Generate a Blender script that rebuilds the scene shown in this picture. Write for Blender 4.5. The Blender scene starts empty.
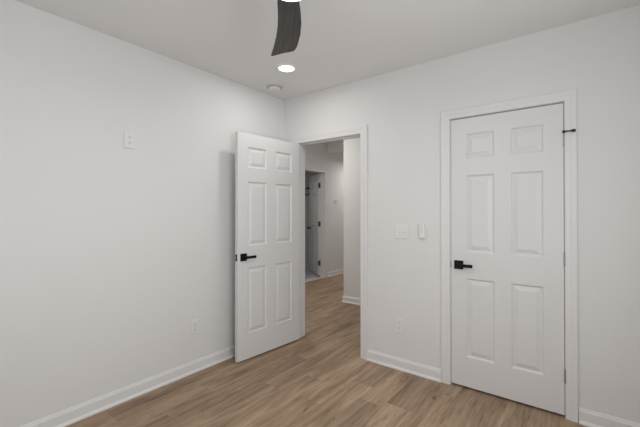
import bpy, bmesh, math, random
from mathutils import Vector, Matrix
from math import radians, sin, cos, pi

S = bpy.context.scene
COL = S.collection
random.seed(4)

# ------------------------------------------------------------------ camera
F_PX, YAW, PITCH, ROLL, CY = 346.22, -0.65368, 0.00587, 0.000264, 209.75
cam_d = bpy.data.cameras.new('camera')
cam = bpy.data.objects.new('camera', cam_d)
COL.objects.link(cam)
fw = Vector((sin(YAW) * cos(PITCH), cos(YAW) * cos(PITCH), sin(PITCH)))
rt = Vector((cos(YAW), -sin(YAW), 0))
dn = fw.cross(rt)
r2 = rt * cos(ROLL) + dn * sin(ROLL)
d2 = -rt * sin(ROLL) + dn * cos(ROLL)
M = Matrix((r2, -d2, -fw)).transposed().to_4x4()
M.translation = Vector((2.5944, -2.7482, 1.3344))
cam.matrix_world = M
cam_d.sensor_fit = 'HORIZONTAL'
cam_d.sensor_width = 36
cam_d.lens = F_PX / 640 * 36
cam_d.shift_y = -(213.5 - CY) / 640
cam_d.clip_start = 0.02
S.camera = cam

# ------------------------------------------------------------------ world, lights, exposure
W = bpy.data.worlds.new('world')
S.world = W
W.use_nodes = True
W.node_tree.nodes['Background'].inputs[0].default_value = (0.75, 0.87, 1.0, 1)
W.node_tree.nodes['Background'].inputs[1].default_value = 1.0
S.view_settings.view_transform = 'Standard'
S.view_settings.look = 'None'
S.view_settings.exposure = 0.09
S.view_settings.gamma = 1.0
S.view_settings.use_curve_mapping = False


def area(name, loc, direction, sx, sy, power, col, shape='RECTANGLE', spread=180):
    d = bpy.data.lights.new(name, 'AREA')
    d.shape = shape
    d.size = sx
    if shape in ('RECTANGLE', 'ELLIPSE'):
        d.size_y = sy
    d.energy = power
    d.color = col
    d.spread = radians(spread)
    o = bpy.data.objects.new(name, d)
    o.location = loc
    o.rotation_euler = Vector(direction).to_track_quat('-Z', 'Y').to_euler()
    COL.objects.link(o)
    return o


H = 2.548        # bedroom ceiling
HH = 2.718       # hall ceiling
RX, RY = 3.2, -3.3
WARM = (1.0, 0.975, 0.945)
# added area lamps standing in for daylight at the unseen windows
area('window_daylight', (1.5, RY + 0.03, 1.45), (0, 1, 0.0), 1.5, 1.2, 0.3, (0.90, 0.95, 1.0))
area('window_daylight_side', (RX - 0.03, -1.9, 1.5), (-1, 0, 0.0), 1.2, 1.1, 16.5, (0.90, 0.95, 1.0))
# recessed downlight near the corner, fan light and far hall light, then added fills
area('downlight_glow', (0.602, -0.611, H - 0.014), (0, 0, -1), 0.13, 0.13, 3.2, WARM, 'DISK')
area('fan_light_glow', (1.605, -1.665, 2.255), (0, 0, -1), 0.16, 0.16, 7.0, WARM, 'DISK')
area('hall_downlight', (-1.0, 3.85, H - 0.12), (0, 0, -1), 0.13, 0.13, 8, WARM, 'DISK')
area('hall_near_downlight', (-0.75, 0.70, HH - 0.02), (0, 0, -1), 0.5, 0.5, 16, WARM, 'DISK')  # added lamp without a fixture, brightens the near hall
area('ceiling_bounce_flash', (2.75, -2.95, 1.0), (-0.45, 0.55, 1), 0.5, 0.5, 8.6, (1.0, 0.98, 0.96), 'DISK')  # added upward lamp behind the camera, brightens the ceiling
area('bathroom_light', (-2.4, 2.3, 2.3), (0, 0, -1), 0.3, 0.3, 2, WARM, 'DISK')  # added lamp, no fixture built, lifts the bathroom beyond the hall


# ------------------------------------------------------------------ materials
def srgb(r, g, b):
    f = lambda c: (c / 255 / 12.92) if c / 255 <= 0.04045 else ((c / 255 + 0.055) / 1.055) ** 2.4
    return (f(r), f(g), f(b), 1)


def mat(name, col, rough=0.6, metal=0.0, bump=0.0, bscale=200.0, spec=0.5, emit=None, estr=0.0, var=0.0):
    m = bpy.data.materials.new(name)
    m.use_nodes = True
    nt = m.node_tree
    b = nt.nodes['Principled BSDF']
    b.inputs['Base Color'].default_value = col
    b.inputs['Roughness'].default_value = rough
    b.inputs['Metallic'].default_value = metal
    b.inputs['Specular IOR Level'].default_value = spec
    tc = nt.nodes.new('ShaderNodeTexCoord')
    nz = nt.nodes.new('ShaderNodeTexNoise')
    nz.inputs['Scale'].default_value = bscale
    nt.links.new(tc.outputs['Object'], nz.inputs['Vector'])
    if bump:
        bp = nt.nodes.new('ShaderNodeBump')
        bp.inputs['Strength'].default_value = bump
        bp.inputs['Distance'].default_value = 0.001
        nt.links.new(nz.outputs['Fac'], bp.inputs['Height'])
        nt.links.new(bp.outputs['Normal'], b.inputs['Normal'])
    if var:
        n2 = nt.nodes.new('ShaderNodeTexNoise')
        n2.inputs['Scale'].default_value = 3.0
        nt.links.new(tc.outputs['Object'], n2.inputs['Vector'])
        mx = nt.nodes.new('ShaderNodeMix')
        mx.data_type = 'RGBA'
        mx.inputs['A'].default_value = col
        mx.inputs['B'].default_value = tuple(c * (1 - var) for c in col[:3]) + (1,)
        nt.links.new(n2.outputs['Fac'], mx.inputs['Factor'])
        nt.links.new(mx.outputs['Result'], b.inputs['Base Color'])
    if emit:
        b.inputs['Emission Color'].default_value = emit
        b.inputs['Emission Strength'].default_value = estr
    return m


m_wall = mat('wall_paint', (0.785, 0.780, 0.770, 1), 0.65, bump=0.15, bscale=260, spec=0.3, var=0.015)
m_ceil = mat('ceiling_paint', (0.84, 0.83, 0.82, 1), 0.9, bump=0.2, bscale=200, spec=0.1, var=0.015)
m_trim = mat('trim_paint', (0.79, 0.787, 0.78, 1), 0.42, spec=0.5, var=0.01)
m_door = mat('door_paint', (0.76, 0.757, 0.75, 1), 0.38, bump=0.05, bscale=120, var=0.01)
m_plastic = mat('white_plastic', (0.81, 0.81, 0.80, 1), 0.3)
m_slot = mat('dark_slot', (0.10, 0.10, 0.10, 1), 0.6)
m_black = mat('black_metal', (0.004, 0.004, 0.0045, 1), 0.55, bump=0.05, spec=0.25)
m_nickel = mat('satin_nickel', (0.42, 0.41, 0.40, 1), 0.38, metal=0.9)
m_dark_hinge = mat('dark_bronze', (0.11, 0.10, 0.095, 1), 0.5, metal=0.5)
m_rubber = mat('black_rubber', (0.012, 0.012, 0.012, 1), 0.7)
m_lens = mat('lit_lens', (0.9, 0.9, 0.9, 1), 0.4, emit=(1, 0.985, 0.96, 1), estr=3)
m_glass = mat('window_glass', (0.85, 0.9, 0.95, 1), 0.05, emit=(0.85, 0.92, 1, 1), estr=0.4)  # emission added to the panes in place of sky light


def blade_mat():
    m = mat('dark_wood_blade', (0.05, 0.047, 0.045, 1), 0.42)
    nt = m.node_tree
    b = nt.nodes['Principled BSDF']
    tc = nt.nodes.new('ShaderNodeTexCoord')
    mp = nt.nodes.new('ShaderNodeMapping')
    mp.inputs['Scale'].default_value = (3, 60, 60)
    nz = nt.nodes.new('ShaderNodeTexNoise')
    nz.inputs['Scale'].default_value = 1.5
    nz.inputs['Detail'].default_value = 6
    cr = nt.nodes.new('ShaderNodeValToRGB')
    cr.color_ramp.elements[0].position = 0.3
    cr.color_ramp.elements[0].color = (0.030, 0.028, 0.027, 1)
    cr.color_ramp.elements[1].position = 0.75
    cr.color_ramp.elements[1].color = (0.085, 0.080, 0.077, 1)
    L = nt.links.new
    L(tc.outputs['Object'], mp.inputs['Vector'])
    L(mp.outputs['Vector'], nz.inputs['Vector'])
    L(nz.outputs['Fac'], cr.inputs['Fac'])
    L(cr.outputs['Color'], b.inputs['Base Color'])
    return m


m_blade = blade_mat()


def floor_mat():
    """Vinyl planks running along world Y, 0.18 m wide and 1.22 m long."""
    m = bpy.data.materials.new('oak_vinyl_planks')
    m.use_nodes = True
    nt = m.node_tree
    N = nt.nodes.new
    L = nt.links.new
    b = nt.nodes['Principled BSDF']
    tc = N('ShaderNodeTexCoord')
    sx = N('ShaderNodeSeparateXYZ')
    L(tc.outputs['Object'], sx.inputs[0])

    def math_(op, a, c=None, v=None):
        n = N('ShaderNodeMath')
        n.operation = op
        if isinstance(a, (int, float)):
            n.inputs[0].default_value = a
        else:
            L(a, n.inputs[0])
        if c is not None:
            if isinstance(c, (int, float)):
                n.inputs[1].default_value = c
            else:
                L(c, n.inputs[1])
        return n.outputs[0]

    PW, PL = 0.18, 1.22
    xr = math_('DIVIDE', math_('ADD', sx.outputs[0], 10.03), PW)
    row = math_('FLOOR', xr)
    xf = math_('FRACT', xr)
    wn = N('ShaderNodeTexWhiteNoise')
    wn.noise_dimensions = '1D'
    L(row, wn.inputs['W'])
    yr = math_('ADD', math_('DIVIDE', math_('ADD', sx.outputs[1], 20.0), PL), wn.outputs['Value'])
    plank = math_('FLOOR', yr)
    yf = math_('FRACT', yr)
    cb = N('ShaderNodeCombineXYZ')
    L(row, cb.inputs[0])
    L(plank, cb.inputs[1])
    w2 = N('ShaderNodeTexWhiteNoise')
    w2.noise_dimensions = '3D'
    L(cb.outputs[0], w2.inputs['Vector'])
    rnd = w2.outputs['Value']
    # grain coordinates, shifted for every plank
    gx = math_('ADD', math_('MULTIPLY', sx.outputs[0], 1.0), math_('MULTIPLY', rnd, 37.0))
    gy = math_('ADD', sx.outputs[1], math_('MULTIPLY', rnd, 91.0))

    def noise(scx, scy, scale, detail, dist=0.0, rough=0.55):
        c = N('ShaderNodeCombineXYZ')
        L(math_('MULTIPLY', gx, scx), c.inputs[0])
        L(math_('MULTIPLY', gy, scy), c.inputs[1])
        n = N('ShaderNodeTexNoise')
        n.inputs['Scale'].default_value = scale
        n.inputs['Detail'].default_value = detail
        n.inputs['Roughness'].default_value = rough
        n.inputs['Distortion'].default_value = dist
        L(c.outputs[0], n.inputs['Vector'])
        return n.outputs['Fac']

    broad = noise(12, 1.1, 1.0, 5, 0.7, 0.6)
    fine = noise(85, 5.0, 1.0, 6, 0.5, 0.72)
    spots = noise(22, 9.0, 1.0, 2, 1.0)
    cr = N('ShaderNodeValToRGB')
    e = cr.color_ramp.elements
    e[0].position = 0.33
    e[0].color = FL_A
    e[1].position = 0.67
    e[1].color = FL_C
    k = e.new(0.5)
    k.color = FL_B
    mixf = math_('ADD', math_('MULTIPLY', broad, 0.58), math_('MULTIPLY', fine, 0.42))
    L(mixf, cr.inputs['Fac'])
    # per plank tone
    mr = N('ShaderNodeMapRange')
    mr.inputs['To Min'].default_value = 0.92
    mr.inputs['To Max'].default_value = 1.12
    L(rnd, mr.inputs['Value'])
    # dark knots
    kr = N('ShaderNodeMapRange')
    kr.inputs['From Min'].default_value = 0.66
    kr.inputs['From Max'].default_value = 0.76
    kr.inputs['To Min'].default_value = 1.0
    kr.inputs['To Max'].default_value = 0.55
    L(spots, kr.inputs['Value'])
    # seams
    ex = math_('MINIMUM', xf, math_('SUBTRACT', 1.0, xf))
    sxm = math_('LESS_THAN', ex, 0.010)
    ey = math_('MINIMUM', yf, math_('SUBTRACT', 1.0, yf))
    sym = math_('LESS_THAN', ey, 0.0014)
    seam = math_('MAXIMUM', sxm, sym)
    dark = math_('SUBTRACT', 1.0, math_('MULTIPLY', seam, 0.22))
    tot = math_('MULTIPLY', math_('MULTIPLY', mr.outputs[0], kr.outputs[0]), dark)
    vm = N('ShaderNodeVectorMath')
    vm.operation = 'SCALE'
    L(cr.outputs['Color'], vm.inputs[0])
    L(tot, vm.inputs['Scale'])
    L(vm.outputs[0], b.inputs['Base Color'])
    b.inputs['Roughness'].default_value = 0.52
    b.inputs['Specular IOR Level'].default_value = 0.35
    bp = N('ShaderNodeBump')
    bp.inputs['Strength'].default_value = 0.25
    bp.inputs['Distance'].default_value = 0.001
    L(math_('SUBTRACT', fine, seam), bp.inputs['Height'])
    L(bp.outputs['Normal'], b.inputs['Normal'])
    return m


FL_A = srgb(102, 82, 67)
FL_B = srgb(157, 132, 108)
FL_C = srgb(188, 166, 139)
m_floor = floor_mat()


def tile_mat():
    m = mat('pale_floor_tile', (0.6, 0.6, 0.6, 1), 0.35)
    nt = m.node_tree
    tc = nt.nodes.new('ShaderNodeTexCoord')
    br = nt.nodes.new('ShaderNodeTexBrick')
    br.offset = 0.0
    br.inputs['Scale'].default_value = 1.0
    br.inputs['Brick Width'].default_value = 0.3
    br.inputs['Row Height'].default_value = 0.3
    br.inputs['Mortar Size'].default_value = 0.004
    br.inputs['Color1'].default_value = (0.62, 0.62, 0.62, 1)
    br.inputs['Color2'].default_value = (0.66, 0.66, 0.65, 1)
    br.inputs['Mortar'].default_value = (0.42, 0.42, 0.42, 1)
    nt.links.new(tc.outputs['Object'], br.inputs['Vector'])
    nt.links.new(br.outputs['Color'], nt.nodes['Principled BSDF'].inputs['Base Color'])
    return m


m_tile = tile_mat()


# ------------------------------------------------------------------ mesh helpers
def add_box(bm, x0, x1, y0, y1, z0, z1, bev=0.0, seg=1):
    vs = [bm.verts.new((x, y, z)) for x in (x0, x1) for y in (y0, y1) for z in (z0, z1)]
    q = [(0, 1, 3, 2), (4, 6, 7, 5), (0, 4, 5, 1), (2, 3, 7, 6), (0, 2, 6, 4), (1, 5, 7, 3)]
    fs = [bm.faces.new([vs[i] for i in f]) for f in q]
    if bev:
        es = list({e for f in fs for e in f.edges})
        bmesh.ops.bevel(bm, geom=es, offset=bev, segments=seg, affect='EDGES', profile=0.5)
    return bm


def add_lathe(bm, prof, n=32, axis='Z', c=(0, 0, 0)):
    """prof: list of (radius, height); revolved round the axis through c."""
    rings = []
    for r, h in prof:
        ring = []
        if r < 1e-6:
            pts = [(0, 0)]
        else:
            pts = [(r * cos(2 * pi * i / n), r * sin(2 * pi * i / n)) for i in range(n)]
        for a, b in pts:
            p = {'Z': (a, b, h), 'Y': (a, h, -b), 'X': (h, a, b)}[axis]
            ring.append(bm.verts.new((p[0] + c[0], p[1] + c[1], p[2] + c[2])))
        rings.append(ring)
    for A, B in zip(rings, rings[1:]):
        if len(A) == 1 and len(B) == 1:
            continue
        for i in range(n):
            j = (i + 1) % n
            if len(A) == 1:
                bm.faces.new((A[0], B[i], B[j]))
            elif len(B) == 1:
                bm.faces.new((A[i], A[j], B[0]))
            else:
                bm.faces.new((A[i], A[j], B[j], B[i]))
    return bm


def add_sweep(bm, path, nrm, prof, side=1):
    """Sweep prof [(a,b)] along the path; a goes sideways in the plane (mitred), b along nrm."""
    path = [Vector(p) for p in path]
    nrm = Vector(nrm)
    rings = []
    for i, p in enumerate(path):
        ds = []
        if i > 0:
            ds.append((path[i] - path[i - 1]).normalized())
        if i < len(path) - 1:
            ds.append((path[i + 1] - path[i]).normalized())
        ns = [nrm.cross(d) * side for d in ds]
        if len(ns) == 2:
            m = (ns[0] + ns[1]).normalized()
            m = m / max(0.2, m.dot(ns[0]))
        else:
            m = ns[0]
        rings.append([bm.verts.new(p + m * a + nrm * b) for a, b in prof])
    k = len(prof)
    for A, B in zip(rings, rings[1:]):
        for i in range(k):
            j = (i + 1) % k
            bm.faces.new((A[i], A[j], B[j], B[i]))
    bm.faces.new(rings[0])
    bm.faces.new(list(reversed(rings[-1])))
    return bm


def obj(name, bm, m, parent=None, smooth=False, angle=35):
    bmesh.ops.recalc_face_normals(bm, faces=bm.faces[:])
    me = bpy.data.meshes.new(name)
    bm.to_mesh(me)
    bm.free()
    me.materials.append(m)
    o = bpy.data.objects.new(name, me)
    COL.objects.link(o)
    if parent:
        o.parent = parent
    if smooth:
        me.shade_smooth()
        me.set_sharp_from_angle(angle=radians(angle))
    return o


def tag(o, label, cat, group=None, kind=None):
    o['label'] = label
    o['category'] = cat
    if group:
        o['group'] = group
    if kind:
        o['kind'] = kind
    return o


def empty(name, loc, rz=0.0, label=None, cat=None, group=None, kind=None):
    o = bpy.data.objects.new(name, None)
    o.empty_display_size = 0.05
    o.location = loc
    o.rotation_euler = (0, 0, rz)
    COL.objects.link(o)
    if label:
        tag(o, label, cat, group, kind)
    return o


def boxes(name, bs, m, label, cat, parent=None):
    bm = bmesh.new()
    for b in bs:
        add_box(bm, *b)
    o = obj(name, bm, m, parent)
    if not parent:
        tag(o, label, cat, kind='structure')
    return o


# ------------------------------------------------------------------ the setting
T = 0.12
E0, E1, DH = 0.190, 0.960, 2.049       # doorway to the hall
C0, C1 = 1.765, 2.487                  # closet doorway
BX = -1.60                             # hall wall with the bathroom doorway
B0, B1, BH = 2.14, 2.885, 2.125
HY, HXc = 1.540, -0.25                 # short hall wall facing the bedroom and its free corner
TOP = 2.85
JT = 0.018                             # jamb thickness

boxes('floor', [(BX, RX + T, RY - T, 5.1, -0.10, 0.0)], m_floor,
      'brown oak-look vinyl plank floor running through the bedroom and hall', 'floor')
boxes('floor_bathroom', [(-3.3, BX, 1.3, 3.95, -0.10, 0.001)], m_tile,
      'pale grey tiled floor beyond the far hall doorway', 'floor')
boxes('wall_left', [(-T, 0, RY - T, 0, 0, TOP)], m_wall,
      'plain off-white bedroom wall on the left with two outlets', 'wall')
boxes('wall_back', [(BX - T, E0 - JT, 0, T, 0, TOP), (E1 + JT, C0 - JT, 0, T, 0, TOP), (C1 + JT, RX + T, 0, T, 0, TOP),
                    (E0 - JT, E1 + JT, 0, T, DH + JT, TOP), (C0 - JT, C1 + JT, 0, T, DH + JT, TOP)], m_wall,
      'off-white bedroom wall with the open doorway and the closed closet door', 'wall')
boxes('wall_right', [(RX, RX + T, RY - T, -2.5, 0, TOP), (RX, RX + T, -1.3, 0, 0, TOP),
                     (RX, RX + T, -2.5, -1.3, 0, 0.85), (RX, RX + T, -2.5, -1.3, 2.05, TOP)], m_wall,
      'off-white bedroom wall on the right of the camera', 'wall')
boxes('wall_front', [(0, 0.75, RY - T, RY, 0, TOP), (2.25, RX, RY - T, RY, 0, TOP),
                     (0.75, 2.25, RY - T, RY, 0, 0.85), (0.75, 2.25, RY - T, RY, 2.05, TOP)], m_wall,
      'off-white bedroom wall behind the camera', 'wall')
boxes('ceiling', [(0, RX, RY, 0, H, H + 0.1)], m_ceil,
      'flat light grey bedroom ceiling', 'ceiling')
boxes('ceiling_hall', [(BX, RX, T, 5.0, HH, HH + 0.1)], m_ceil,
      'flat ceiling of the hall beyond the open doorway', 'ceiling')
boxes('wall_hall_back', [(HXc, RX, HY, HY + T, 0, TOP), (HXc, HXc + T, HY + T, 5.0, 0, TOP)], m_wall,
      'short off-white hall wall facing the open doorway with a free left corner', 'wall')
boxes('wall_hall_left', [(BX - T, BX, T, B0 - JT, 0, TOP), (BX - T, BX, B1 + JT, 5.0, 0, TOP), (BX - T, BX, B0 - JT, B1 + JT, BH + JT, TOP)],
      m_wall, 'far hall wall with the bathroom doorway', 'wall')
boxes('wall_hall_far', [(BX, HXc, 5.0, 5.0 + T, 0, TOP)], m_wall, 'end wall of the hall passage', 'wall')
boxes('wall_hall_right', [(RX, RX + T, T, HY, 0, TOP)], m_wall, 'right end wall of the hall', 'wall')
boxes('trim_1', [(BX, HXc, 2.998, 3.12, 2.54, HH)], m_wall,
      'dropped soffit crossing the hall ceiling by the bathroom doorway', 'soffit')
boxes('wall_closet', [(1.55, 1.60, T, 0.85, 0, H), (2.75, 2.80, T, 0.85, 0, H), (1.55, 2.80, 0.85, 0.90, 0, H),
                      (1.60, 2.75, T, 0.85, H, H + 0.05)], m_wall,
      'inside walls of the closet behind its closed door', 'wall')
boxes('wall_bathroom', [(-3.3, BX - T, 3.75, 3.87, 0, HH), (-3.42, -3.3, 1.3, 3.87, 0, HH), (-3.3, BX - T, 1.18, 1.3, 0, HH)],
      m_wall, 'plain wall at the back of the bathroom beyond the hall', 'wall')
boxes('ceiling_bathroom', [(-3.3, BX - T, 1.3, 3.75, HH - 0.2, HH)], m_ceil, 'ceiling of the bathroom beyond the hall', 'ceiling')

# unseen windows added behind and beside the camera to go with the daylight lamps
for n, (kind, a0, a1) in enumerate((('y', 0.75, 2.25), ('x', -2.5, -1.3)), 1):
    w = empty('window_%d' % n, (0, 0, 0), 0, 'white framed window %s' % ('behind the camera' if n == 1 else 'in the right wall'),
              'window', kind='structure')
    bf, bg = bmesh.new(), bmesh.new()
    bars = [(a0, a0 + 0.05, 0.85, 2.05), (a1 - 0.05, a1, 0.85, 2.05), (a0, a1, 0.85, 0.90), (a0, a1, 2.0, 2.05), (a0, a1, 1.43, 1.47)]
    for p0, p1, z0, z1 in bars:
        if kind == 'y':
            add_box(bf, p0, p1, RY - 0.10, RY - 0.04, z0, z1)
        else:
            add_box(bf, RX + 0.04, RX + 0.10, p0, p1, z0, z1)
    if kind == 'y':
        add_box(bg, a0 + 0.05, a1 - 0.05, RY - 0.075, RY - 0.069, 0.90, 2.0)
    else:
        add_box(bg, RX + 0.069, RX + 0.075, a0 + 0.05, a1 - 0.05, 0.90, 2.0)
    obj('window_frame', bf, m_trim, w)
    obj('window_pane', bg, m_glass, w)

# --- baseboards: board with an eased top, quarter round shoe at the floor
BASE = [(0, 0), (0.024, 0), (0.0235, 0.008), (0.020, 0.015), (0.014, 0.019), (0.012, 0.020), (0.012, 0.074),
        (0.010, 0.080), (0.0065, 0.083), (0.0055, 0.090), (0.003, 0.094), (0, 0.095)]


def baseboard(name, paths, label):
    bm = bmesh.new()
    for pth, side in paths:
        add_sweep(bm, [(x, y, 0) for x, y in pth], (0, 0, 1), BASE, side)
    return tag(obj(name, bm, m_trim), label, 'baseboard', kind='structure')


CW = 0.066
baseboard('baseboard_left', [([(0, 0), (0, RY)], 1)], 'white baseboard with shoe moulding along the left wall')
baseboard('baseboard_back', [([(0.024, 0), (E0 - CW - 0.008, 0)], -1), ([(E1 + CW + 0.008, 0), (C0 - CW - 0.005, 0)], -1),
                             ([(C1 + CW + 0.005, 0), (RX, 0)], -1)],
          'white baseboard with shoe moulding along the doorway wall')
baseboard('baseboard_hall_back', [([(HXc, 4.95), (HXc, HY), (RX, HY)], -1)],
          'white baseboard wrapping the free corner of the short hall wall')
baseboard('baseboard_hall_left', [([(BX, 4.95), (BX, B1 + 0.078)], 1), ([(BX, B0 - 0.078), (BX, T)], 1)],
          'white baseboard along the far hall wall beside the bathroom doorway')

# --- casings (door trim) with a stepped profile
CAS = [(0, 0), (0, 0.010), (0.004, 0.013), (0.030, 0.013), (0.036, 0.016), (0.052, 0.017), (0.062, 0.018), (0.0645, 0.017), (CW, 0.014), (CW, 0)]


def casing(name, x0, x1, ztop, y, ny, label, k=1.0):
    bm = bmesh.new()
    add_sweep(bm, [(x0, y, 0), (x0, y, ztop), (x1, y, ztop), (x1, y, 0)], (0, ny, 0), [(a * k, b) for a, b in CAS], -ny)
    return tag(obj(name, bm, m_trim), label, 'door casing', kind='structure')


def jamb(name, x0, x1, ztop, stop_y, label):
    bm = bmesh.new()
    th = 0.018
    for a in ((x0 - th, x0), (x1, x1 + th)):
        add_box(bm, a[0], a[1], -0.0005, T + 0.0005, 0, ztop + th)
    add_box(bm, x0, x1, -0.0005, T + 0.0005, ztop, ztop + th - 0.0003)
    # door stop
    add_box(bm, x0, x0 + 0.010, stop_y, stop_y + 0.034, 0, ztop, 0.002)
    add_box(bm, x1 - 0.010, x1, stop_y, stop_y + 0.034, 0, ztop, 0.002)
    add_box(bm, x0 + 0.010, x1 - 0.010, stop_y, stop_y + 0.034, ztop - 0.010, ztop, 0.002)
    return tag(obj(name, bm, m_trim), label, 'door jamb', kind='structure')


casing('trim_2', E0 - 0.004, E1 + 0.002, DH + 0.002, 0, -1, 'white moulded casing round the open bedroom doorway', 1.09)
casing('trim_3', C0 - 0.004, C1 + 0.003, DH + 0.002, 0, -1, 'white moulded casing round the closed closet door', 0.99)
casing('trim_4', E0 - 0.004, E1 + 0.002, DH + 0.002, T, 1, 'white casing on the hall side of the open bedroom doorway')
jamb('trim_5', E0, E1, DH, 0.040, 'white jamb lining the open bedroom doorway')
jamb('trim_6', C0, C1, DH, 0.040, 'white jamb lining the closet doorway')
# far doorway, seen through the open one
bm = bmesh.new()
add_sweep(bm, [(BX, B0, 0), (BX, B0, BH), (BX, B1, BH), (BX, B1, 0)], (1, 0, 0), CAS, 1)
tag(obj('trim_7', bm, m_trim), 'white casing round the far bathroom doorway', 'door casing', kind='structure')
bm = bmesh.new()
add_box(bm, BX - T - 0.0005, BX + 0.0005, B1, B1 + 0.018, 0, BH + 0.018)
add_box(bm, BX - T - 0.0005, BX + 0.0005, B0 - 0.018, B0, 0, BH + 0.018)
add_box(bm, BX - T - 0.0005, BX + 0.0005, B0, B1, BH, BH + 0.018)
tag(obj('trim_8', bm, m_trim), 'white jamb lining the far bathroom doorway', 'door jamb', kind='structure')


# ------------------------------------------------------------------ doors
def panel_rings(bm, x0, x1, z0, z1, y, s):
    """Moulded panel: ogee groove, then a bevel rising to the raised field. s=+1: inwards is +y."""
    steps = [(0, 0), (0.004, 0.001), (0.009, 0.0070), (0.012, 0.0105), (0.016, 0.0118), (0.020, 0.0112),
             (0.044, 0.0030), (0.047, 0.0020)]
    prev = None
    for off, dep in steps:
        ring = [bm.verts.new((x, y + s * dep, z)) for x, z in
                ((x0 + off, z0 + off), (x1 - off, z0 + off), (x1 - off, z1 - off), (x0 + off, z1 - off))]
        if prev:
            for i in range(4):
                j = (i + 1) % 4
                bm.faces.new((prev[i], prev[j], ring[j], ring[i]))
        prev = ring
    bm.faces.new(prev)


def leaf_bm(w, h, th=0.035, stile=0.109, mull=0.102, zs=((0.222, 0.820), (1.014, 1.600), (1.721, 1.913))):
    pw = (w - 2 * stile - mull) / 2
    px = ((stile, stile + pw), (stile + pw + mull, w - stile))
    xs = [0, px[0][0], px[0][1], px[1][0], px[1][1], w]
    k = h / 2.03
    zz = [0] + [v * k for z in zs for v in z] + [h]
    bm = bmesh.new()
    for y, s in ((0, 1), (th, -1)):
        for i in range(5):
            for j in range(len(zz) - 1):
                a, b, c, d = xs[i], xs[i + 1], zz[j], zz[j + 1]
                if i in (1, 3) and j in (1, 3, 5):
                    panel_rings(bm, a, b, c, d, y, s)
                else:
                    bm.faces.new([bm.verts.new(p) for p in ((a, y, c), (b, y, c), (b, y, d), (a, y, d))])
    # edges
    for f in (((0, 0, 0), (0, th, 0), (0, th, h), (0, 0, h)), ((w, 0, 0), (w, th, 0), (w, th, h), (w, 0, h)),
              ((0, 0, 0), (w, 0, 0), (w, th, 0), (0, th, 0)), ((0, 0, h), (w, 0, h), (w, th, h), (0, th, h))):
        bm.faces.new([bm.verts.new(p) for p in f])
    return bm


def door_leaf(parent, w, h, loc):
    o = obj('door_leaf', leaf_bm(w, h), m_door, parent)
    o.location = loc
    return o


def lever(parent, x, z, yface, out, dirx, m=None):
    """Square rosette with a flat lever. out = -1/+1 along y, dirx = lever direction."""
    m = m or m_black
    r = obj('door_handle', add_box(bmesh.new(), -0.033, 0.033, *sorted((0, out * 0.009)), -0.033, 0.033, 0.002, 2), m, parent)
    r.location = (x, yface, z)
    b = bmesh.new()
    prof = [(0.0, 0.008), (0.014, 0.008), (0.014, 0.012), (0.0105, 0.014), (0.0105, 0.046), (0, 0.046)]
    add_lathe(b, [(q, out * hh) for q, hh in prof], 20, 'Y')
    xs = sorted((-dirx * 0.011, dirx * 0.108))
    add_box(b, xs[0], xs[1], *sorted((out * 0.040, out * 0.051)), -0.012, 0.012, 0.003, 2)
    l = obj('lever', b, m, r)
    return r


def hinge(parent, x, y, z, m, leaf_dx, name='hinge'):
    """Butt hinge: knuckle barrel standing proud of the face with leaf plates let into the gap."""
    b = bmesh.new()
    for k in range(5):
        z0 = -0.045 + k * 0.018
        add_lathe(b, [(0, z0 + 0.0004), (0.0074, z0 + 0.0004), (0.0074, z0 + 0.0176), (0, z0 + 0.0176)], 14)
    add_lathe(b, [(0, 0.045), (0.0045, 0.045), (0.0045, 0.049), (0, 0.050)], 12)
    add_lathe(b, [(0, -0.049), (0.0045, -0.048), (0.0045, -0.045), (0, -0.045)], 12)
    add_box(b, *sorted((0, leaf_dx * 0.002)), 0.0, 0.032, -0.0445, 0.0445)
    o = obj(name, b, m, parent, smooth=True)
    o.location = (x, y, z)
    return o


# --- door 2: the closed closet door
d2o = empty('door_2', (C0 + 0.003, 0.0, 0.0), 0, 'closed white six-panel closet door with a black lever on its left', 'door', kind='structure')
wc = C1 - C0 - 0.006
door_leaf(d2o, wc, 2.026, (0, 0.001, 0.016))
lever(d2o, 0.058, 0.930, 0.001, -1, 1)
for i, z in enumerate((1.800, 1.030, 0.272)):
    hg = hinge(d2o, wc + 0.0065, -0.0055, z, m_nickel, 1)
    if i == 0:
        # hinge pin door stop: arm to the right with a black tip and a black bumper on the door side
        b = bmesh.new()
        add_lathe(b, [(0, 0.048), (0.0078, 0.048), (0.0078, 0.054), (0, 0.054)], 16)
        add_box(b, -0.006, 0.050, -0.030, -0.024, 0.0455, 0.0535, 0.0015)
        add_box(b, -0.004, 0.004, -0.026, 0.0, 0.0485, 0.0535, 0.001)
        st = obj('door_stop', b, m_black, hg)
        st['label'] = 'dark hinge pin door stop arm'
        for cx, rr in ((-0.004, 0.0085), (0.052, 0.0085)):
            bt = bmesh.new()
            if cx < 0:
                add_lathe(bt, [(0, -0.034), (rr * .8, -0.034), (rr, -0.031), (rr, -0.014), (0, -0.014)], 14, 'Y', (cx, 0, 0.0495))
            else:
                add_lathe(bt, [(0, -0.017), (rr * .8, -0.003), (rr, 0.0), (rr, 0.018), (0, 0.018)], 14, 'X', (cx - 0.012, -0.027, 0.0495))
            obj('bumper', bt, m_rubber, hg, smooth=True)
bm = bmesh.new()
add_box(bm, -0.0022, -0.0008, -0.004, 0.012, 0.905, 0.957)
o = obj('strike_plate', bm, m_black, d2o)

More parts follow.
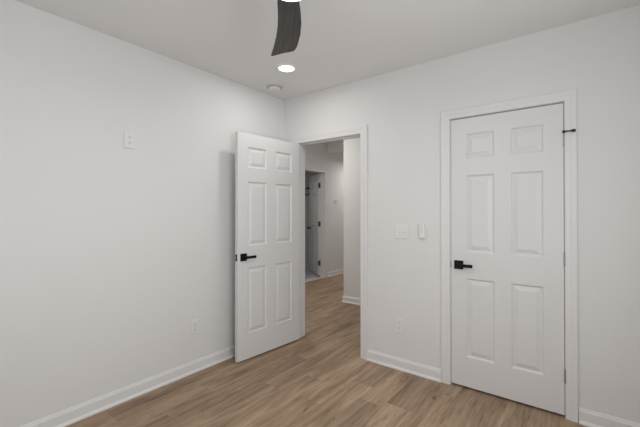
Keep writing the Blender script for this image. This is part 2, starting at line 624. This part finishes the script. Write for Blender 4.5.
# --- door 1: the open bedroom door, swung against the left wall
dang = radians(-(90 + 4.4))
d1o = empty('door_1', (E0, -0.010, 0.0), dang, 'open white six-panel bedroom door with a black lever', 'door', kind='structure')
we = 0.764
door_leaf(d1o, we, 2.026, (0.003, 0.009, 0.015))
xh = 0.003 + we - 0.062
lever(d1o, xh, 0.930, 0.044, 1, -1)
lever(d1o, xh, 0.930, 0.009, -1, -1)
bm = bmesh.new()
add_box(bm, we + 0.003, we + 0.0045, 0.014, 0.039, 0.900, 0.958, 0.0005)
lp = obj('latch_plate', bm, m_black, d1o)
bm = bmesh.new()
add_box(bm, we + 0.0045, we + 0.013, 0.021, 0.032, 0.921, 0.938, 0.002)
obj('latch_bolt', bm, m_nickel, lp)
for z in (1.800, 1.030, 0.272):
    hinge(d1o, 0.0, 0.0, z, m_nickel, 1)
# strike plate of that door, on the right jamb
bm = bmesh.new()
add_box(bm, E1 - 0.0012, E1 + 0.0002, 0.001, 0.030, 0.900, 0.958)
add_box(bm, E1 - 0.0018, E1 + 0.0002, -0.006, 0.001, 0.915, 0.943)
o = tag(obj('trim_9', bm, m_nickel), 'small metal strike plate on the right jamb of the open doorway', 'strike plate', kind='structure')

# --- door 3: the ajar bathroom door far down the hall
lx, ly = -0.565, 0.415
d3o = empty('door_3', (BX - T + 0.004, B1 - 0.004, 0.0), math.atan2(ly, lx), 'white bathroom door standing ajar at the far side of the hall', 'door', kind='structure')
wl = 0.715
door_leaf(d3o, wl, 2.080, (0.014, 0.0, 0.032))
hb = bmesh.new()
add_lathe(hb, [(0, 0.0), (0.030, 0.0), (0.030, 0.006), (0.012, 0.010), (0.012, 0.034), (0.026, 0.044), (0.030, 0.058), (0.022, 0.070), (0, 0.073)], 24, 'Y')
kn = obj('door_knob', hb, m_black, d3o, smooth=True)
kn.location = (wl - 0.060, 0.035, 0.975)
hb = bmesh.new()
add_lathe(hb, [(0, 0.0), (0.030, 0.0), (0.030, -0.006), (0.012, -0.010), (0.012, -0.034), (0.026, -0.044), (0.030, -0.058), (0.022, -0.070), (0, -0.073)], 24, 'Y')
kn = obj('door_knob', hb, m_black, d3o, smooth=True)
kn.location = (wl - 0.060, 0.0, 0.975)
for z in (1.876, 1.085, 0.285):
    b = bmesh.new()
    add_lathe(b, [(0, -0.05), (0.010, -0.05), (0.010, 0.05), (0, 0.05)], 14)
    add_box(b, -0.004, 0.0155, 0.0, 0.036, -0.05, 0.05, 0.001)
    add_box(b, -0.016, 0.000, 0.030, 0.038, -0.05, 0.05, 0.001)
    hg = obj('hinge', b, m_dark_hinge, d3o)
    hg.location = (0, 0, z)


# ------------------------------------------------------------------ wall plates (built facing -y, base at the wall)
def plate_bm(w, h, t=0.0068):
    bm = bmesh.new()
    add_box(bm, -w / 2, w / 2, -t, 0, -h / 2, h / 2, 0.0022, 2)
    return bm


def screw(parent, x, z, y):
    b = bmesh.new()
    add_lathe(b, [(0, 0), (0.0033, 0), (0.0033, -0.0008), (0.002, -0.0014), (0, -0.0015)], 12, 'Y', (x, y, z))
    obj('screw', b, m_plastic, parent)


def outlet(loc, rz, label, group='white wall outlets of the bedroom'):
    r = empty('outlet', loc, rz, label, 'outlet', group)
    obj('cover_plate', plate_bm(0.072, 0.117), m_plastic, r)
    for s in (1, -1):
        b = bmesh.new()
        n = 24
        pts = []
        for i in range(n):
            a = 2 * pi * i / n
            pts.append((0.0172 * cos(a), max(-0.0135, min(0.0135, 0.0172 * sin(a)))))
        for y0 in (-0.0055, -0.0075):
            pass
        lo = [b.verts.new((x, -0.005, z + s * 0.0195)) for x, z in pts]
        hi = [b.verts.new((x * 0.95, -0.0086, z * 0.95 + s * 0.0195)) for x, z in pts]
        for i in range(n):
            b.faces.new((lo[i], lo[(i + 1) % n], hi[(i + 1) % n], hi[i]))
        b.faces.new(hi)
        rc = obj('receptacle', b, m_plastic, r)
        b = bmesh.new()
        zc = s * 0.0195
        add_box(b, -0.0078, -0.0052, -0.0090, -0.0078, zc - 0.001, zc + 0.0085)
        add_box(b, 0.0052, 0.0078, -0.0090, -0.0078, zc - 0.0, zc + 0.0075)
        add_lathe(b, [(0, -0.0078), (0.0028, -0.0078), (0.0028, -0.0090), (0, -0.0090)], 12, 'Y', (0, 0, zc - 0.0078))
        obj('slot', b, m_slot, rc)
    screw(r, 0, 0, -0.0066)
    return r


outlet((0, -1.610, 1.849), radians(90), 'white outlet high on the left wall at eye height')
outlet((0, -1.083, 0.372), radians(90), 'white outlet low on the left wall near the open door')
outlet((1.341, 0, 0.372), 0, 'white outlet low on the wall between the two doorways')

# two-gang switch
sw = empty('light_switch', (1.363, 0, 1.167), 0, 'wide white two-toggle light switch between the two doorways', 'light switch')
obj('cover_plate', plate_bm(0.117, 0.117), m_plastic, sw)
for s in (-1, 1):
    b = bmesh.new()
    add_box(b, -0.0052, 0.0052, -0.0082, -0.005, -0.012, 0.012, 0.0008)
    add_box(b, -0.0040, 0.0040, -0.0180, -0.006, -0.0085, 0.0, 0.0015)
    t = obj('toggle', b, m_plastic, sw)
    t.location = (s * 0.023, 0, 0)
    for z in (0.030, -0.030):
        screw(sw, s * 0.023, z, -0.0066)

th = empty('thermostat', (BX, 3.267, 1.552), radians(90), 'small white thermostat on the far hall wall right of the bathroom doorway', 'thermostat')
obj('body', add_box(bmesh.new(), -0.045, 0.045, -0.014, 0, -0.040, 0.040, 0.004, 2), m_plastic, th)
obj('display', add_box(bmesh.new(), -0.028, 0.028, -0.0155, -0.013, -0.008, 0.024, 0.001), mat('grey_display', (0.50, 0.52, 0.50, 1), 0.3), th)

# fan control in its wall cradle
fr = empty('fan_remote', (1.541, 0, 1.176), 0, 'narrow white fan remote in a wall cradle beside the light switch', 'remote control')
obj('cradle', add_box(bmesh.new(), -0.027, 0.027, -0.012, 0, -0.062, 0.040, 0.003, 2), m_plastic, fr)
obj('remote_body', add_box(bmesh.new(), -0.022, 0.022, -0.024, -0.008, -0.056, 0.062, 0.004, 2), m_plastic, fr)
m_btn = mat('grey_button', (0.62, 0.62, 0.62, 1), 0.5)
for z in (0.040, 0.018, -0.004):
    b = bmesh.new()
    add_lathe(b, [(0, -0.0235), (0.0055, -0.0235), (0.0055, -0.0252), (0.0045, -0.0258), (0, -0.0258)], 16, 'Y', (0, 0, z))
    obj('button', b, m_btn, fr)

# ------------------------------------------------------------------ ceiling fixtures
dl = empty('recessed_downlight', (0.602, -0.611, H), 0, 'lit round recessed downlight in the ceiling near the room corner', 'ceiling light')
b = bmesh.new()
add_lathe(b, [(0.0655, -0.004), (0.067, -0.010), (0.076, -0.0115), (0.086, -0.007), (0.090, -0.002), (0.090, 0.0)], 48)
obj('trim_ring', b, m_plastic, dl, smooth=True, angle=60)
b = bmesh.new()
add_lathe(b, [(0, -0.0085), (0.058, -0.0085), (0.0665, -0.006), (0.0665, -0.002), (0, -0.002)], 48)
obj('lens', b, m_lens, dl, smooth=True)

sd = empty('smoke_detector', (0.205, -0.355, H), 0, 'unlit round white smoke detector on the ceiling close to the room corner', 'smoke detector')
b = bmesh.new()
add_lathe(b, [(0.078, 0.0), (0.078, -0.007), (0.074, -0.010), (0, -0.010)], 40)
obj('base_plate', b, mat('aged_plastic', (0.60, 0.59, 0.57, 1), 0.5), sd, smooth=True)
b = bmesh.new()
add_lathe(b, [(0.050, -0.010), (0.050, -0.016), (0.056, -0.018), (0.055, -0.026), (0.047, -0.032), (0.028, -0.034), (0, -0.035)], 40)
obj('cover', b, m_plastic, sd, smooth=True)

# ceiling fan: motor, light and three swept blades
FX, FY, BZ = 1.605, -1.665, 2.300
fan = empty('ceiling_fan', (FX, FY, BZ), 0, 'ceiling fan with dark curved wood blades and a round light', 'ceiling fan')
b = bmesh.new()
add_lathe(b, [(0, H - BZ), (0.070, H - BZ), (0.068, H - BZ - 0.03), (0.045, H - BZ - 0.055), (0.016, H - BZ - 0.06), (0, H - BZ - 0.06)], 36)
obj('canopy', b, m_black, fan, smooth=True)
b = bmesh.new()
add_lathe(b, [(0.013, H - BZ - 0.055), (0.013, 0.09)], 18)
obj('downrod', b, m_black, fan, smooth=True)
b = bmesh.new()
add_lathe(b, [(0, 0.105), (0.03, 0.104), (0.075, 0.090), (0.105, 0.060), (0.105, 0.025), (0.098, -0.006), (0.086, -0.020), (0, -0.020)], 40)
obj('motor_housing', b, m_black, fan, smooth=True)
b = bmesh.new()
add_lathe(b, [(0.082, -0.020), (0.081, -0.026), (0.070, -0.032), (0.04, -0.036), (0, -0.037)], 40)
obj('light_lens', b, m_lens, fan, smooth=True)

# blade outline from root to tip: (distance from centre, half offsets left / right in the blade's own frame)
BLADE_W = [(1.5350, -1.6620, 1.6000, -1.5980), (1.4783, -1.6124, 1.5599, -1.5593), (1.4413, -1.5721, 1.5252, -1.5078), (1.3979, -1.5264, 1.4957, -1.4677),
           (1.3302, -1.4595, 1.4362, -1.3939), (1.2501, -1.3894, 1.3645, -1.3180), (1.1533, -1.3130, 1.2879, -1.2492),
           (1.0997, -1.2730, 1.2448, -1.2132), (1.0680, -1.2490, 1.2180, -1.1970), (1.0610, -1.2390, 1.2020, -1.1900)]


def blade(idx):
    b = bmesh.new()
    ns = 7
    top, bot = [], []
    for k, (ax, ay, bx_, by_) in enumerate(BLADE_W):
        A, B = Vector((ax - FX, ay - FY)), Vector((bx_ - FX, by_ - FY))
        rt_, rb_ = [], []
        for i in range(ns):
            s = i / (ns - 1)
            P = A.lerp(B, s)
            z = 0.010 * (s - 0.5) + 0.006 * sin(pi * s)
            th = 0.0045 * (1 - (2 * s - 1) ** 4) + 0.0008
            rt_.append(b.verts.new((P.x, P.y, z + th)))
            rb_.append(b.verts.new((P.x, P.y, z - th)))
        top.append(rt_)
        bot.append(rb_)
    n = len(BLADE_W)
    for k in range(n - 1):
        for i in range(ns - 1):
            b.faces.new((top[k][i], top[k][i + 1], top[k + 1][i + 1], top[k + 1][i]))
            b.faces.new((bot[k][i], bot[k + 1][i], bot[k + 1][i + 1], bot[k][i + 1]))
        for i in (0, ns - 1):
            b.faces.new((top[k][i], top[k + 1][i], bot[k + 1][i], bot[k][i]))
    for k in (0, n - 1):
        for i in range(ns - 1):
            b.faces.new((top[k][i], top[k][i + 1], bot[k][i + 1], bot[k][i]))
    a0 = radians(136.5)
    bmesh.ops.rotate(b, verts=b.verts, cent=(0, 0, 0), matrix=Matrix.Rotation(-a0, 3, 'Z'))
    o = obj('fan_blade', b, m_blade, fan, smooth=True, angle=50)
    o.rotation_euler = (0, 0, a0 + idx * 2 * pi / 3)
    return o


for i in range(3):
    blade(i)

# ------------------------------------------------------------------ bathroom towel ring, half hidden behind the ajar door
tr = empty('towel_ring', (-2.742, 3.75, 1.824), 0, 'dark towel ring on the bathroom wall, half hidden by the ajar door', 'towel ring')
b = bmesh.new()
R1, R2, n1, n2 = 0.085, 0.009, 40, 10
vs = [[b.verts.new(((R1 + R2 * cos(2 * pi * j / n2)) * cos(2 * pi * i / n1), -0.045 + R2 * sin(2 * pi * j / n2),
                    (R1 + R2 * cos(2 * pi * j / n2)) * sin(2 * pi * i / n1))) for j in range(n2)] for i in range(n1)]
for i in range(n1):
    for j in range(n2):
        b.faces.new((vs[i][j], vs[(i + 1) % n1][j], vs[(i + 1) % n1][(j + 1) % n2], vs[i][(j + 1) % n2]))
obj('ring', b, m_black, tr, smooth=True)
b = bmesh.new()
add_lathe(b, [(0, 0), (0.025, 0), (0.025, -0.008), (0.010, -0.012), (0.010, -0.055), (0, -0.056)], 20, 'Y', (0, 0, R1))
obj('bracket', b, m_black, tr, smooth=True)
